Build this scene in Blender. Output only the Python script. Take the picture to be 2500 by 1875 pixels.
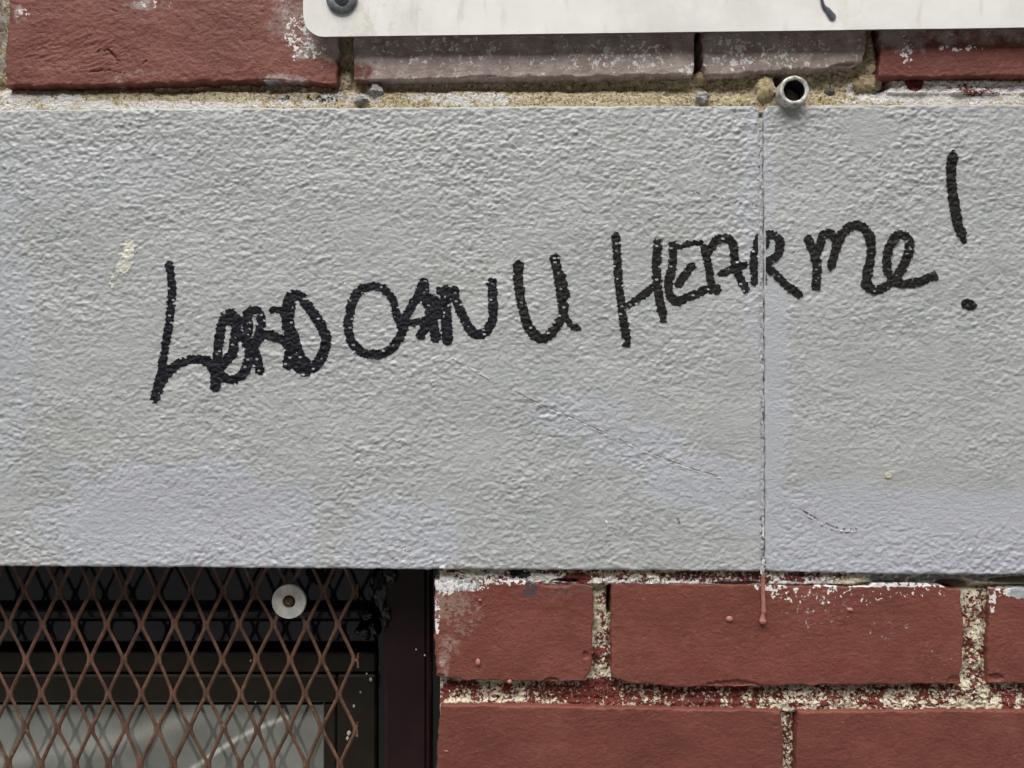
import bpy, math, random
import numpy as np
from mathutils import Vector, Matrix

random.seed(7)
scene = bpy.context.scene
for o in list(bpy.data.objects):
    bpy.data.objects.remove(o, do_unlink=True)

# ------------------------------------------------------------------ camera, sky, sun, exposure
S = 0.000236          # metres of wall per unit of the measuring grid (a stretcher brick is 860 units = 203 mm)
D = 0.446             # camera to lintel face
Z0 = 1.70             # height of the optical axis over the pavement

cam_d = bpy.data.cameras.new('camera')
cam = bpy.data.objects.new('camera', cam_d)
scene.collection.objects.link(cam)
cam.location = (0, -D, Z0)
cam.rotation_euler = (math.radians(90), 0, 0)
cam_d.sensor_width = 36
cam_d.lens = 36 * D / (2500 * S)
cam_d.clip_start = 0.01
cam_d.clip_end = 500
scene.camera = cam

SUN_EL, SUN_AZ = 56, -28     # elevation; azimuth from the wall normal, towards the left
world = bpy.data.worlds.new('World')
scene.world = world
world.use_nodes = True
wn = world.node_tree
wn.nodes.clear()
sky = wn.nodes.new('ShaderNodeTexSky')
sky.sky_type = 'NISHITA'
sky.sun_disc = False
sky.sun_elevation = math.radians(SUN_EL)
sky.sun_rotation = math.radians(180 + SUN_AZ)
sky.dust_density = 4.0
sky.air_density = 1.0
hsv = wn.nodes.new('ShaderNodeHueSaturation')
hsv.inputs['Saturation'].default_value = 0.30       # overcast: nearly neutral
bg = wn.nodes.new('ShaderNodeBackground')
bg.inputs['Strength'].default_value = 0.145
wo = wn.nodes.new('ShaderNodeOutputWorld')
wn.links.new(sky.outputs[0], hsv.inputs['Color'])
wn.links.new(hsv.outputs[0], bg.inputs['Color'])
wn.links.new(bg.outputs[0], wo.inputs['Surface'])

sun_d = bpy.data.lights.new('sun', 'SUN')
sun_d.energy = 3.3
sun_d.angle = math.radians(42)
sun_d.color = (1.0, 0.975, 0.94)
sun = bpy.data.objects.new('sun', sun_d)
scene.collection.objects.link(sun)
az, el = math.radians(SUN_AZ), math.radians(SUN_EL)
to_sun = Vector((math.sin(az) * math.cos(el), -math.cos(az) * math.cos(el), math.sin(el)))
sun.rotation_euler = to_sun.to_track_quat('Z', 'Y').to_euler()
sun.location = (-1, -2, 4)

vs = scene.view_settings
vs.view_transform = 'Standard'
vs.look = 'None'
vs.exposure = 0.25
vs.gamma = 1
vs.use_curve_mapping = False
scene.render.engine = 'CYCLES'

# ------------------------------------------------------------------ numeric helpers
def hash2(ix, iy, seed):
    h = (ix.astype(np.int64) * 374761393 + iy.astype(np.int64) * 668265263 + seed * 974634777) & 0xffffffff
    h = ((h ^ (h >> 13)) * 1274126177) & 0xffffffff
    h = (h ^ (h >> 16)) & 0xffffffff
    return h
def noise(x, y, seed=0):
    """gradient noise, about -1..1"""
    x = np.asarray(x, float); y = np.asarray(y, float)
    ix = np.floor(x); iy = np.floor(y)
    fx = x - ix; fy = y - iy
    u = fx * fx * fx * (fx * (fx * 6 - 15) + 10); v = fy * fy * fy * (fy * (fy * 6 - 15) + 10)
    def g(a, b, dx, dy):
        t = hash2(a, b, seed) * (2 * math.pi / 4294967296.0)
        return np.cos(t) * dx + np.sin(t) * dy
    n00 = g(ix, iy, fx, fy); n10 = g(ix + 1, iy, fx - 1, fy)
    n01 = g(ix, iy + 1, fx, fy - 1); n11 = g(ix + 1, iy + 1, fx - 1, fy - 1)
    return 1.5 * ((n00 * (1 - u) + n10 * u) * (1 - v) + (n01 * (1 - u) + n11 * u) * v)
def fbm(x, y, seed=0, octs=3, gain=0.5):
    s = 0; a = 1.0
    for k in range(octs):
        s = s + a * noise(x * 2 ** k + 17.3 * k, y * 2 ** k - 9.1 * k, seed + k)
        a *= gain
    return s
def worley(x, y, seed=0):
    """distance to the nearest scattered point, and that point's own random height"""
    ix = np.floor(x); iy = np.floor(y)
    best = np.full(x.shape, 9.0); val = np.zeros(x.shape)
    for dx in (-1, 0, 1):
        for dy in (-1, 0, 1):
            a, b = ix + dx, iy + dy
            px_ = a + hash2(a, b, seed) / 4294967296.0
            py_ = b + hash2(a, b, seed + 77) / 4294967296.0
            d = np.hypot(x - px_, y - py_)
            m = d < best
            best = np.where(m, d, best)
            val = np.where(m, hash2(a, b, seed + 5) / 4294967296.0, val)
    return best, val
def sstep(a, b, x):
    t = np.clip((x - a) / (b - a), 0, 1)
    return t * t * (3 - 2 * t)
def regions(px, py, blobs, soft=.35):
    """soft union of ellipses (cx, cy, rx, ry, value) in wall units"""
    w = np.zeros_like(px, dtype=float)
    wob = 0.22 * fbm(px / 90.0, py / 90.0, 55, 3)
    for cx, cy, rx, ry, val in blobs:
        d = np.sqrt(((px - cx) / rx) ** 2 + ((py - cy) / ry) ** 2) + wob
        w = np.maximum(w, val * sstep(1.0 + soft, 1.0 - soft, d))
    return w
def boxreg(px, py, boxes, soft=14):
    w = np.zeros_like(px, dtype=float)
    wx = 16 * fbm(px / 60.0, py / 60.0, 91, 3)
    wy = 12 * fbm(px / 70.0, py / 50.0, 93, 3)
    for x0, y0, x1, y1, val in boxes:
        a = sstep(x0 - soft, x0 + soft, px + wx) * sstep(x1 + soft, x1 - soft, px + wx)
        b = sstep(y0 - soft, y0 + soft, py + wy) * sstep(y1 + soft, y1 - soft, py + wy)
        w = np.maximum(w, val * a * b)
    return w

def wx(px, y=0.0): return (px - 1250.0) * S * (D + y) / D
def wz(py, y=0.0): return Z0 + (937.5 - py) * S * (D + y) / D
def P(px, py, y=0.0): return Vector((wx(px, y), y, wz(py, y)))

# ------------------------------------------------------------------ object helpers
col = scene.collection
def finish(o, label=None, cat=None, kind=None, group=None):
    if label: o['label'] = label
    if cat: o['category'] = cat
    if kind: o['kind'] = kind
    if group: o['group'] = group
    return o
def empty(name, loc, label, cat, kind=None, group=None):
    o = bpy.data.objects.new(name, None)
    o.empty_display_size = 0.02
    col.objects.link(o); o.location = loc
    return finish(o, label, cat, kind, group)
def world_loc(o):
    v = Vector(o.location)
    p = o.parent
    while p is not None:
        v += Vector(p.location); p = p.parent
    return v
def link_mesh(name, verts, faces, mat, parent=None, attrs=None, smooth=True, label=None, cat=None, kind=None):
    """verts (n,3) array in world space; faces list of index tuples or (m,4) array"""
    verts = np.asarray(verts, dtype=np.float64)
    lo, hi = verts.min(0), verts.max(0)
    org = np.array([(lo[0] + hi[0]) / 2, (lo[1] + hi[1]) / 2, lo[2]])
    me = bpy.data.meshes.new(name)
    v = (verts - org).astype(np.float32)
    if isinstance(faces, np.ndarray):
        n, m = faces.shape
        me.vertices.add(len(v)); me.vertices.foreach_set('co', v.ravel())
        me.loops.add(n * m); me.loops.foreach_set('vertex_index', faces.astype(np.int32).ravel())
        me.polygons.add(n)
        me.polygons.foreach_set('loop_start', np.arange(0, n * m, m, dtype=np.int32))
        me.polygons.foreach_set('loop_total', np.full(n, m, dtype=np.int32))
        me.update(calc_edges=True)
    else:
        me.from_pydata([tuple(map(float, q)) for q in v], [], [tuple(int(i) for i in f) for f in faces])
        me.update()
    me.polygons.foreach_set('use_smooth', np.full(len(me.polygons), smooth))
    if attrs:
        for k, a in attrs.items():
            at = me.attributes.new(k, 'FLOAT', 'POINT')
            at.data.foreach_set('value', np.asarray(a, dtype=np.float32).ravel())
    me.materials.append(mat)
    o = bpy.data.objects.new(name, me)
    col.objects.link(o)
    if parent is not None:
        o.parent = parent
        o.location = Vector(org) - world_loc(parent)
    else:
        o.location = Vector(org)
    return finish(o, label, cat, kind)

def axis_coords(length, cell, r, fine=True):
    """0..1 parameters, dense near both ends"""
    if length < 4 * r: r = length / 4
    ends = np.array([0, .06, .2, .4, .65, 1.0]) * r if fine else np.array([0, .25, 1.0]) * r
    mid = np.linspace(r, length - r, max(2, int((length - 2 * r) / cell) + 1))
    return np.concatenate([ends[:-1], mid, (length - ends[:-1])[::-1]]) / length

def grid_faces(nu, nv, base=0):
    i = np.arange(nv - 1)[:, None]; j = np.arange(nu - 1)[None, :]
    a = (i * nu + j + base).ravel()
    return np.stack([a, a + 1, a + nu + 1, a + nu], 1)

def slab(name, top, bottom, left, right, y0, depth, cell, height, mat, parent=None, attrs=None, r=9,
         jag=1.5, chip=1.0, seed=0, label=None, cat=None, kind=None, uc=None, vc=None, tilt=0.0, edge_dense=True):
    """A block whose front face is a fine relief over an uneven outline. Outline points in wall units:
    top and bottom run left to right, left and right are inner points from bottom to top."""
    top = np.array(top, float); bottom = np.array(bottom, float)
    left = np.array([bottom[0]] + list(left) + [top[0]], float)
    right = np.array([bottom[-1]] + list(right) + [top[-1]], float)
    W = top[-1, 0] - top[0, 0]; H = abs(bottom[0, 1] - top[0, 1])
    u = axis_coords(W, cell, r, edge_dense) if uc is None else uc
    v = axis_coords(H, cell, r, edge_dense) if vc is None else vc
    def samp(poly, t):
        seg = np.r_[0, np.cumsum(np.hypot(*(np.diff(poly, axis=0).T)))]
        seg /= seg[-1]
        return np.interp(t, seg, poly[:, 0]), np.interp(t, seg, poly[:, 1])
    tx, ty = samp(top, u); bx, by = samp(bottom, u)
    lx, ly = samp(left, v); rx, ry = samp(right, v)
    U, V = np.meshgrid(u, v)
    def coons(t, b, l, rr, c00, c10, c01, c11):
        return ((1 - V) * b[None, :] + V * t[None, :] + (1 - U) * l[:, None] + U * rr[:, None]
                - ((1 - U) * (1 - V) * c00 + U * (1 - V) * c10 + (1 - U) * V * c01 + U * V * c11))
    PX = coons(tx, bx, lx, rx, bottom[0, 0], bottom[-1, 0], top[0, 0], top[-1, 0])
    PY = coons(ty, by, ly, ry, bottom[0, 1], bottom[-1, 1], top[0, 1], top[-1, 1])
    dxe = np.minimum(U, 1 - U) * W; dze = np.minimum(V, 1 - V) * H
    ew = np.exp(-np.minimum(dxe, dze) / 14.0)
    JX = jag * ew * (fbm(PX / 26, PY / 26, seed + 3, 3)); JY = jag * ew * (fbm(PX / 24, PY / 24, seed + 5, 3))
    PX = PX + JX; PY = PY + JY
    rr_ = r * (1 + chip * np.clip(fbm(PX / 45, PY / 45, seed + 11, 2) , -0.35, 1.4))
    d = np.minimum(dxe, dze)
    both = (dxe < rr_) & (dze < rr_)
    d = np.where(both, rr_ - np.hypot(rr_ - dxe, rr_ - dze), d)
    q = np.clip((rr_ - d) / rr_, 0, 1.15)
    back = rr_ * S * np.where(q < 1, 1 - np.sqrt(np.clip(1 - q * q, 0, 1)), 1 + (q - 1) * 2)
    h = height(PX, PY)
    Y = y0 + back - h * np.clip(1 - q, 0.25, 1) + tilt * (PX - PX.mean()) * S
    X = wx(PX, y0); Z = wz(PY, y0)
    nv, nu = PX.shape
    verts = [np.stack([X.ravel(), Y.ravel(), Z.ravel()], 1)]
    faces = [grid_faces(nu, nv)]
    # sides: rings going back
    idx = np.concatenate([np.arange(nu), (np.arange(1, nv) * nu + nu - 1),
                          ((nv - 1) * nu + np.arange(nu - 2, -1, -1)), (np.arange(nv - 2, 0, -1) * nu)])
    ring = verts[0][idx]; pr = idx
    cx, cz = X.mean(), Z.mean()
    base = nu * nv; m = len(idx)
    px_r = PX.ravel()[idx]; py_r = PY.ravel()[idx]
    extra_px = [PX.ravel()]; extra_py = [PY.ravel()]
    for k, dd in enumerate([0.0015, 0.0035, 0.006, 0.009, depth]):
        nr = ring.copy()
        nr[:, 1] = np.maximum(ring[:, 1], y0) * 0 + y0 + r * S * 0.6 + dd + 0.0003 * noise(px_r / 12, py_r / 12, seed + k)
        nr[:, 1] = np.maximum(nr[:, 1], ring[:, 1] + dd * 0.5)
        amp = jag * 0.35 * S
        nr[:, 0] += amp * noise(px_r / 15 + 3 * k, py_r / 15, seed + 31 + k)
        nr[:, 2] += amp * noise(px_r / 15, py_r / 15 + 5 * k, seed + 41 + k)
        verts.append(nr)
        cur = base + np.arange(m)
        nxt_c = np.roll(cur, -1); nxt_p = np.roll(pr, -1)
        faces.append(np.stack([nxt_p, pr, cur, nxt_c], 1))
        pr = cur; base += m
        extra_px.append(px_r); extra_py.append(py_r)
    verts = np.concatenate(verts); faces = np.concatenate(faces)
    at = attrs(np.concatenate(extra_px), np.concatenate(extra_py)) if attrs else None
    return link_mesh(name, verts, faces, mat, parent, at, True, label, cat, kind)

def box_mesh(x0, x1, y0, y1, z0, z1, b=0.001):
    """bevelled box as (verts, faces) : chamfered on all 12 edges"""
    vs_ = []
    fs = []
    for sx in (0, 1):
        for sy in (0, 1):
            for sz in (0, 1):
                X, Y, Z = (x0, x1)[sx], (y0, y1)[sy], (z0, z1)[sz]
                dx, dy, dz = (b, -b)[sx], (b, -b)[sy], (b, -b)[sz]
                vs_ += [(X, Y + dy, Z + dz), (X + dx, Y, Z + dz), (X + dx, Y + dy, Z)]
    def i(sx, sy, sz, k): return (sx * 4 + sy * 2 + sz) * 3 + k
    fs.append([i(0, 0, 0, 0), i(0, 0, 1, 0), i(0, 1, 1, 0), i(0, 1, 0, 0)])
    fs.append([i(1, 0, 0, 0), i(1, 1, 0, 0), i(1, 1, 1, 0), i(1, 0, 1, 0)])
    fs.append([i(0, 0, 0, 1), i(1, 0, 0, 1), i(1, 0, 1, 1), i(0, 0, 1, 1)])
    fs.append([i(0, 1, 0, 1), i(0, 1, 1, 1), i(1, 1, 1, 1), i(1, 1, 0, 1)])
    fs.append([i(0, 0, 0, 2), i(0, 1, 0, 2), i(1, 1, 0, 2), i(1, 0, 0, 2)])
    fs.append([i(0, 0, 1, 2), i(1, 0, 1, 2), i(1, 1, 1, 2), i(0, 1, 1, 2)])
    for a in (0, 1):
        for c in (0, 1):
            fs.append([i(a, c, 0, 0), i(a, c, 1, 0), i(a, c, 1, 1), i(a, c, 0, 1)])
            fs.append([i(a, 0, c, 0), i(a, 1, c, 0), i(a, 1, c, 2), i(a, 0, c, 2)])
            fs.append([i(0, a, c, 1), i(1, a, c, 1), i(1, a, c, 2), i(0, a, c, 2)])
            for e in (0, 1):
                fs.append([i(a, c, e, 0), i(a, c, e, 1), i(a, c, e, 2)])
    return vs_, fs
def join(parts):
    V, F, b = [], [], 0
    for v, f in parts:
        V += [tuple(q) for q in v]; F += [tuple(k + b for k in g) for g in f]; b += len(v)
    return V, F
def lathe(profile, cx, cz, n=48, lump=0.0, seed=0):
    """profile list of (radius, y); axis along Y through (cx, cz)"""
    V, F = [], []
    for k, (r, y) in enumerate(profile):
        for a in range(n):
            t = 2 * math.pi * a / n
            rr = r * (1 + lump * float(noise(math.cos(t) * 2 + seed, math.sin(t) * 2 + k * .2, seed)))
            V.append((cx + rr * math.cos(t), y, cz + rr * math.sin(t)))
    for k in range(len(profile) - 1):
        for a in range(n):
            b = (a + 1) % n
            F.append((k * n + a, (k + 1) * n + a, (k + 1) * n + b, k * n + b))
    return V, F
def lump(cx, cy, cz, rx, ry, rz, seed, rough=0.25, n=18, m=12, scale=1.6):
    V, F = [], []
    for i in range(m + 1):
        ph = math.pi * i / m
        for j in range(n):
            th = 2 * math.pi * j / n
            x, y, z = math.sin(ph) * math.cos(th), math.sin(ph) * math.sin(th), math.cos(ph)
            k = 1 + rough * float(noise(x * scale + seed * 3.1 + z, y * scale + z * 1.7, seed)) + rough * .5 * float(noise(x * scale * 2.3 + z * 2, y * scale * 2.3 - z, seed + 9))
            V.append((cx + rx * x * k, cy + ry * y * k, cz + rz * z * k))
    for i in range(m):
        for j in range(n):
            a, b = i * n + j, i * n + (j + 1) % n
            F.append((a, b, b + n, a + n))
    return V, F

# ------------------------------------------------------------------ material helpers
class NT:
    def __init__(s, name):
        s.m = bpy.data.materials.new(name); s.m.use_nodes = True
        s.t = s.m.node_tree; s.t.nodes.clear()
        s.out = s.t.nodes.new('ShaderNodeOutputMaterial')
        s.b = s.t.nodes.new('ShaderNodeBsdfPrincipled')
        s.t.links.new(s.b.outputs[0], s.out.inputs[0])
        s.pos = s.t.nodes.new('ShaderNodeNewGeometry').outputs['Position']
    def put(s, sock, v):
        if isinstance(v, bpy.types.NodeSocket): s.t.links.new(v, sock)
        else:
            if isinstance(v, (tuple, list)) and len(v) == 3 and sock.type == 'RGBA': v = (*v, 1)
            sock.default_value = v
    def noise(s, scale, detail=3, rough=0.55, stretch=(1, 1, 1), off=0.0, dist=0.0):
        mp = s.t.nodes.new('ShaderNodeMapping'); s.put(mp.inputs['Vector'], s.pos)
        mp.inputs['Scale'].default_value = stretch; mp.inputs['Location'].default_value = (off, off * .7, off * 1.3)
        n = s.t.nodes.new('ShaderNodeTexNoise'); s.t.links.new(mp.outputs[0], n.inputs['Vector'])
        n.inputs['Scale'].default_value = scale; n.inputs['Detail'].default_value = detail
        n.inputs['Roughness'].default_value = rough; n.inputs['Distortion'].default_value = dist
        return n.outputs['Fac']
    def voro(s, scale, stretch=(1, 1, 1), feature='F1'):
        mp = s.t.nodes.new('ShaderNodeMapping'); s.put(mp.inputs['Vector'], s.pos)
        mp.inputs['Scale'].default_value = stretch
        n = s.t.nodes.new('ShaderNodeTexVoronoi'); n.feature = feature
        s.t.links.new(mp.outputs[0], n.inputs['Vector']); n.inputs['Scale'].default_value = scale
        return n.outputs['Distance']
    def attr(s, name):
        n = s.t.nodes.new('ShaderNodeAttribute'); n.attribute_name = name
        return n.outputs['Fac']
    def math(s, op, a, b=0.0, clamp=False):
        n = s.t.nodes.new('ShaderNodeMath'); n.operation = op; n.use_clamp = clamp
        s.put(n.inputs[0], a); s.put(n.inputs[1], b); return n.outputs[0]
    def ramp(s, v, lo, hi, a=0.0, b=1.0):
        n = s.t.nodes.new('ShaderNodeMapRange'); n.interpolation_type = 'SMOOTHSTEP'
        s.put(n.inputs['Value'], v)
        n.inputs['From Min'].default_value = lo; n.inputs['From Max'].default_value = hi
        n.inputs['To Min'].default_value = a; n.inputs['To Max'].default_value = b
        return n.outputs[0]
    def mix(s, f, a, b):
        n = s.t.nodes.new('ShaderNodeMix'); n.data_type = 'RGBA'
        s.put(n.inputs[0], f); s.put(n.inputs[6], a); s.put(n.inputs[7], b); return n.outputs[2]
    def bump(s, h, strength, dist):
        n = s.t.nodes.new('ShaderNodeBump'); n.inputs['Strength'].default_value = strength
        n.inputs['Distance'].default_value = dist; s.put(n.inputs['Height'], h)
        s.t.links.new(n.outputs[0], s.b.inputs['Normal'])
    def set(s, **k):
        for a, v in k.items(): s.put(s.b.inputs[a.replace('_', ' ')], v)
        return s.m
    def cover(s, w, n, soft=0.05):
        """patchy coverage: weight w decides how much of noise n is covered"""
        n = s.math('ADD', s.math('MULTIPLY', s.math('SUBTRACT', n, .5), 1.9), .5)
        return s.ramp(s.math('ADD', n, s.math('SUBTRACT', w, 1.0)), -soft * 1.6, soft * 1.6)

def srgb(r, g, b):
    return tuple(((c / 255 + 0.055) / 1.055) ** 2.4 if c > 10 else c / 255 / 12.92 for c in (r, g, b))

# grey masonry paint on the lintel
def mat_lintel():
    n = NT('grey_masonry_paint')
    big = n.noise(9, 4, .6); mid = n.noise(70, 4, .6)
    c = n.mix(n.ramp(big, .35, .65), (.368, .388, .388), (.415, .434, .432))
    c = n.mix(n.ramp(mid, .35, .7), c, (.42, .435, .43))
    c = n.mix(n.math('MULTIPLY', n.ramp(n.noise(26, 5, .65, off=3), .55, .75), .35), c, (.35, .34, .29))
    c = n.mix(n.math('MULTIPLY', n.attr('fresh'), .85), c, (.440, .455, .505))
    fine = n.noise(1500, 3, .6)
    sp = n.ramp(n.noise(420, 2, .5, off=8), .74, .78)
    c = n.mix(n.math('MULTIPLY', sp, .5), c, (.2, .2, .19))
    peb = n.noise(620, 3, .6, stretch=(.75, 1, 1.2), off=4)
    h = n.math('ADD', n.math('MULTIPLY', fine, .25), peb)
    n.bump(h, .9, .00045)
    return n.set(Base_Color=c, Roughness=n.ramp(mid, .3, .7, .34, .5), Specular_IOR_Level=.5)
M_LINTEL = mat_lintel()

def mat_brick():
    n = NT('worn_painted_brick')
    big = n.noise(22, 4, .6); mid = n.noise(160, 4, .6); fine = n.noise(1100, 4, .65)
    red = n.mix(n.ramp(big, .3, .7), (.160, .048, .034), (.205, .064, .046))
    red = n.mix(n.math('MULTIPLY', n.ramp(mid, .4, .75), .5), red, (.225, .078, .056))
    red = n.mix(n.math('MULTIPLY', n.ramp(n.noise(700, 2, .5, off=5), .68, .76), .5), red, (.07, .025, .02))
    # bare, dusty brick where the red paint is gone
    pale = n.mix(n.ramp(n.noise(90, 4, .6, off=2), .35, .7), (.33, .255, .235), (.46, .39, .36))
    pale = n.mix(n.ramp(n.noise(330, 5, .7, off=1), .57, .66), pale, (.70, .66, .61))
    red = n.mix(n.math('MULTIPLY', n.attr('tone'), .55), red, (.125, .036, .026))
    red = n.mix(n.math('MULTIPLY', n.ramp(n.noise(34, 5, .7, off=14), .52, .75), .4), red, (.25, .10, .07))
    w = n.cover(n.attr('pale'), n.math('ADD', n.math('MULTIPLY', n.noise(120, 5, .65), .8), n.math('MULTIPLY', fine, .2)), .16)
    c = n.mix(w, red, pale)
    dust = n.cover(n.attr('dust'), n.noise(330, 5, .7, off=6), .07)
    c = n.mix(n.math('MULTIPLY', dust, .75), c, (.30, .20, .16))
    gp = n.cover(n.attr('grey'), n.noise(330, 4, .65, off=9), .03)
    c = n.mix(gp, c, (.36, .38, .40))
    wh = n.cover(n.attr('white'), n.noise(380, 3, .6, off=4, dist=.4), .015)
    c = n.mix(wh, c, (.78, .77, .74))
    bk = n.cover(n.attr('black'), n.noise(300, 4, .65, off=7), .04)
    c = n.mix(n.math('MULTIPLY', bk, .85), c, (.05, .055, .065))
    h = n.math('ADD', n.math('MULTIPLY', mid, .5), n.math('MULTIPLY', fine, .5))
    pit = n.ramp(n.noise(600, 2, .5, off=5), .66, .76)
    h = n.math('SUBTRACT', h, n.math('MULTIPLY', pit, .8))
    h = n.math('ADD', h, n.math('MULTIPLY', n.noise(460, 4, .65, stretch=(.85, 1, 1.1), off=3), 1.2))
    n.bump(h, .8, .00065)
    return n.set(Base_Color=c, Roughness=n.mix(w, (.55, .55, .55), (.85, .85, .85)), Specular_IOR_Level=.35)
M_BRICK = mat_brick()

def mat_mortar():
    n = NT('gritty_mortar')
    a = n.noise(130, 5, .65); f = n.noise(900, 4, .7); g = n.noise(420, 3, .6, off=3)
    sand = n.mix(n.ramp(a, .3, .7), (.50, .40, .22), (.74, .65, .45))
    sand = n.mix(n.ramp(n.noise(480, 4, .7, off=21), .52, .60), sand, (.27, .20, .11))
    sand = n.mix(n.ramp(n.noise(620, 3, .6, off=31), .62, .66), sand, (.09, .07, .05))
    sand = n.mix(n.ramp(g, .57, .63), sand, (.70, .66, .56))
    cream = n.mix(n.ramp(g, .35, .65), (.70, .62, .43), (.84, .79, .64))
    cream = n.mix(n.ramp(f, .58, .68), cream, (.52, .44, .31))
    c = n.mix(n.attr('cream'), sand, cream)
    wh = n.cover(n.attr('white'), n.math('ADD', n.math('MULTIPLY', n.noise(180, 5, .7, off=4), .6), n.math('MULTIPLY', n.noise(700, 3, .6, off=2), .4)), .03)
    c = n.mix(wh, c, (.84, .82, .79))
    rd = n.cover(n.attr('red'), n.math('ADD', n.math('MULTIPLY', n.noise(110, 5, .75, off=8), .55), n.math('MULTIPLY', n.noise(560, 3, .65, off=9), .45)), .012)
    c = n.mix(rd, c, (.17, .042, .034))
    bk = n.cover(n.attr('black'), n.noise(300, 4, .65, off=7), .03)
    c = n.mix(bk, c, (.035, .035, .04))
    gp = n.cover(n.attr('grey'), n.noise(260, 4, .65, off=5), .05)
    c = n.mix(gp, c, (.33, .35, .36))
    dirt = n.math('MULTIPLY', n.ramp(n.noise(330, 5, .8, off=12), .60, .68), .6)
    c = n.mix(dirt, c, (.14, .11, .08))
    h = n.math('ADD', n.math('MULTIPLY', f, .4), n.math('ADD', n.math('MULTIPLY', g, 1.0), n.math('MULTIPLY', n.noise(480, 4, .7, off=21), -.9)))
    h = n.math('ADD', h, n.math('MULTIPLY', rd, .25))
    n.bump(h, 1.0, .0016)
    return n.set(Base_Color=c, Roughness=.9, Specular_IOR_Level=.2)
M_MORTAR = mat_mortar()

def mat_ink(name, c0, c1):
    n = NT(name)
    s = n.noise(520, 4, .7, off=3)
    c = n.mix(n.ramp(s, .45, .7), c0, c1)
    n.bump(n.noise(900, 3, .6), .3, .0002)
    return n.set(Base_Color=c, Roughness=.6, Specular_IOR_Level=.22)
M_INK = mat_ink('blue_black_marker', (.005, .005, .008), (.022, .023, .036))
M_INK2 = mat_ink('brown_black_marker', (.009, .007, .0075), (.032, .027, .029))

def flat_mat(name, c0, c1, scale=200, rough=.6, bump=.4, metallic=0.0, spec=.4, dist=.0003, lo=.35, hi=.65, detail=4):
    n = NT(name)
    s = n.noise(scale, detail, .6)
    n.bump(n.noise(scale * 4, 3, .6), bump, dist)
    return n.set(Base_Color=n.mix(n.ramp(s, lo, hi), c0, c1), Roughness=rough, Metallic=metallic, Specular_IOR_Level=spec)
M_WHITE = flat_mat('chipped_white_paint', (.60, .60, .58), (.78, .77, .75), 400, .5)
M_DARKLINE = flat_mat('dark_scratch_mark', (.13, .13, .13), (.25, .25, .25), 400, .7)  # dark grey for scratch lines and nicks
M_CREAMSTAIN = flat_mat('dried_cream_smear', (.56, .56, .49), (.66, .65, .57), 300, .6)
M_STONE = flat_mat('grey_pebble', (.20, .20, .20), (.42, .40, .37), 260, .8, .8, dist=.0008)
M_STONE_DARK = flat_mat('dark_pebble', (.07, .07, .075), (.13, .13, .13), 260, .7, .8, dist=.0006)
M_REDDRIP = flat_mat('glossy_red_paint_drip', (.34, .14, .11), (.42, .19, .15), 250, .22, .2)
M_FLECK = flat_mat('pale_fleck', (.55, .52, .36), (.70, .66, .50), 400, .7)

def mat_plate():
    n = NT('weathered_cream_enamel')
    big = n.noise(14, 5, .65); mid = n.noise(90, 5, .7); st = n.noise(120, 4, .6, stretch=(1, 1, .25), off=4)
    c = n.mix(n.ramp(big, .35, .65), (.73, .725, .675), (.85, .845, .815))
    c = n.mix(n.math('MULTIPLY', n.ramp(mid, .5, .72), .55), c, (.88, .88, .85))
    c = n.mix(n.math('MULTIPLY', n.ramp(st, .56, .75), .35), c, (.45, .43, .35))
    c = n.mix(n.math('MULTIPLY', n.attr('grime'), n.ramp(n.noise(150, 5, .7, off=7), .45, .6, 0, .4)), c, (.50, .48, .38))
    c = n.mix(n.ramp(n.noise(650, 2, .5, off=2), .76, .80), c, (.2, .19, .17))
    n.bump(n.noise(300, 4, .6), .25, .0002)
    return n.set(Base_Color=c, Roughness=n.ramp(mid, .4, .7, .35, .6), Specular_IOR_Level=.45)
M_PLATE = mat_plate()
M_PLATE_EDGE = flat_mat('dull_aluminium_edge', (.20, .20, .19), (.30, .30, .28), 300, .5, metallic=.6)
M_STEEL = flat_mat('dark_weathered_steel', (.10, .11, .12), (.20, .22, .23), 260, .42, metallic=.6)
M_PIPE = flat_mat('oxidised_pipe', (.22, .22, .20), (.60, .60, .55), 320, .55, .7, metallic=.25, dist=.0004, lo=.3, hi=.6)
M_PIPE_IN = flat_mat('near_black_bore', (.012, .012, .011), (.03, .03, .028), 300, .8)  # near-black colour for the inside of the pipe
M_WASHER = flat_mat('zinc_plated_washer', (.62, .62, .55), (.82, .83, .77), 170, .42, .3, metallic=.35)
M_SCREW = flat_mat('rusty_screw', (.10, .05, .03), (.20, .11, .06), 500, .5, metallic=.3)
M_BRASS = flat_mat('brass_screw_recess', (.42, .34, .12), (.55, .46, .2), 500, .4, metallic=.6)

def mat_screen():
    n = NT('rusted_brown_steel')
    a = n.noise(110, 5, .65); f = n.noise(900, 4, .65)
    c = n.mix(n.ramp(a, .35, .65), (.075, .039, .027), (.15, .074, .047))
    c = n.mix(n.ramp(n.noise(330, 4, .6, off=3), .58, .72), c, (.21, .12, .065))
    c = n.mix(n.ramp(f, .66, .72), c, (.055, .035, .03))
    n.bump(n.math('ADD', f, n.noise(350, 3, .6)), .6, .0003)
    return n.set(Base_Color=c, Roughness=.62, Specular_IOR_Level=.35)
M_SCREEN = mat_screen()
def mat_frame(name, c0, c1, rough, spec=.5):
    n = NT(name)
    c = n.mix(n.ramp(n.noise(40, 4, .6), .35, .7), c0, c1)
    c = n.mix(n.ramp(n.noise(500, 2, .5, off=3), .76, .79), c, (.16, .15, .13))
    n.bump(n.noise(60, 4, .6), .12, .0004)
    return n.set(Base_Color=c, Roughness=rough, Specular_IOR_Level=spec)
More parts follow.
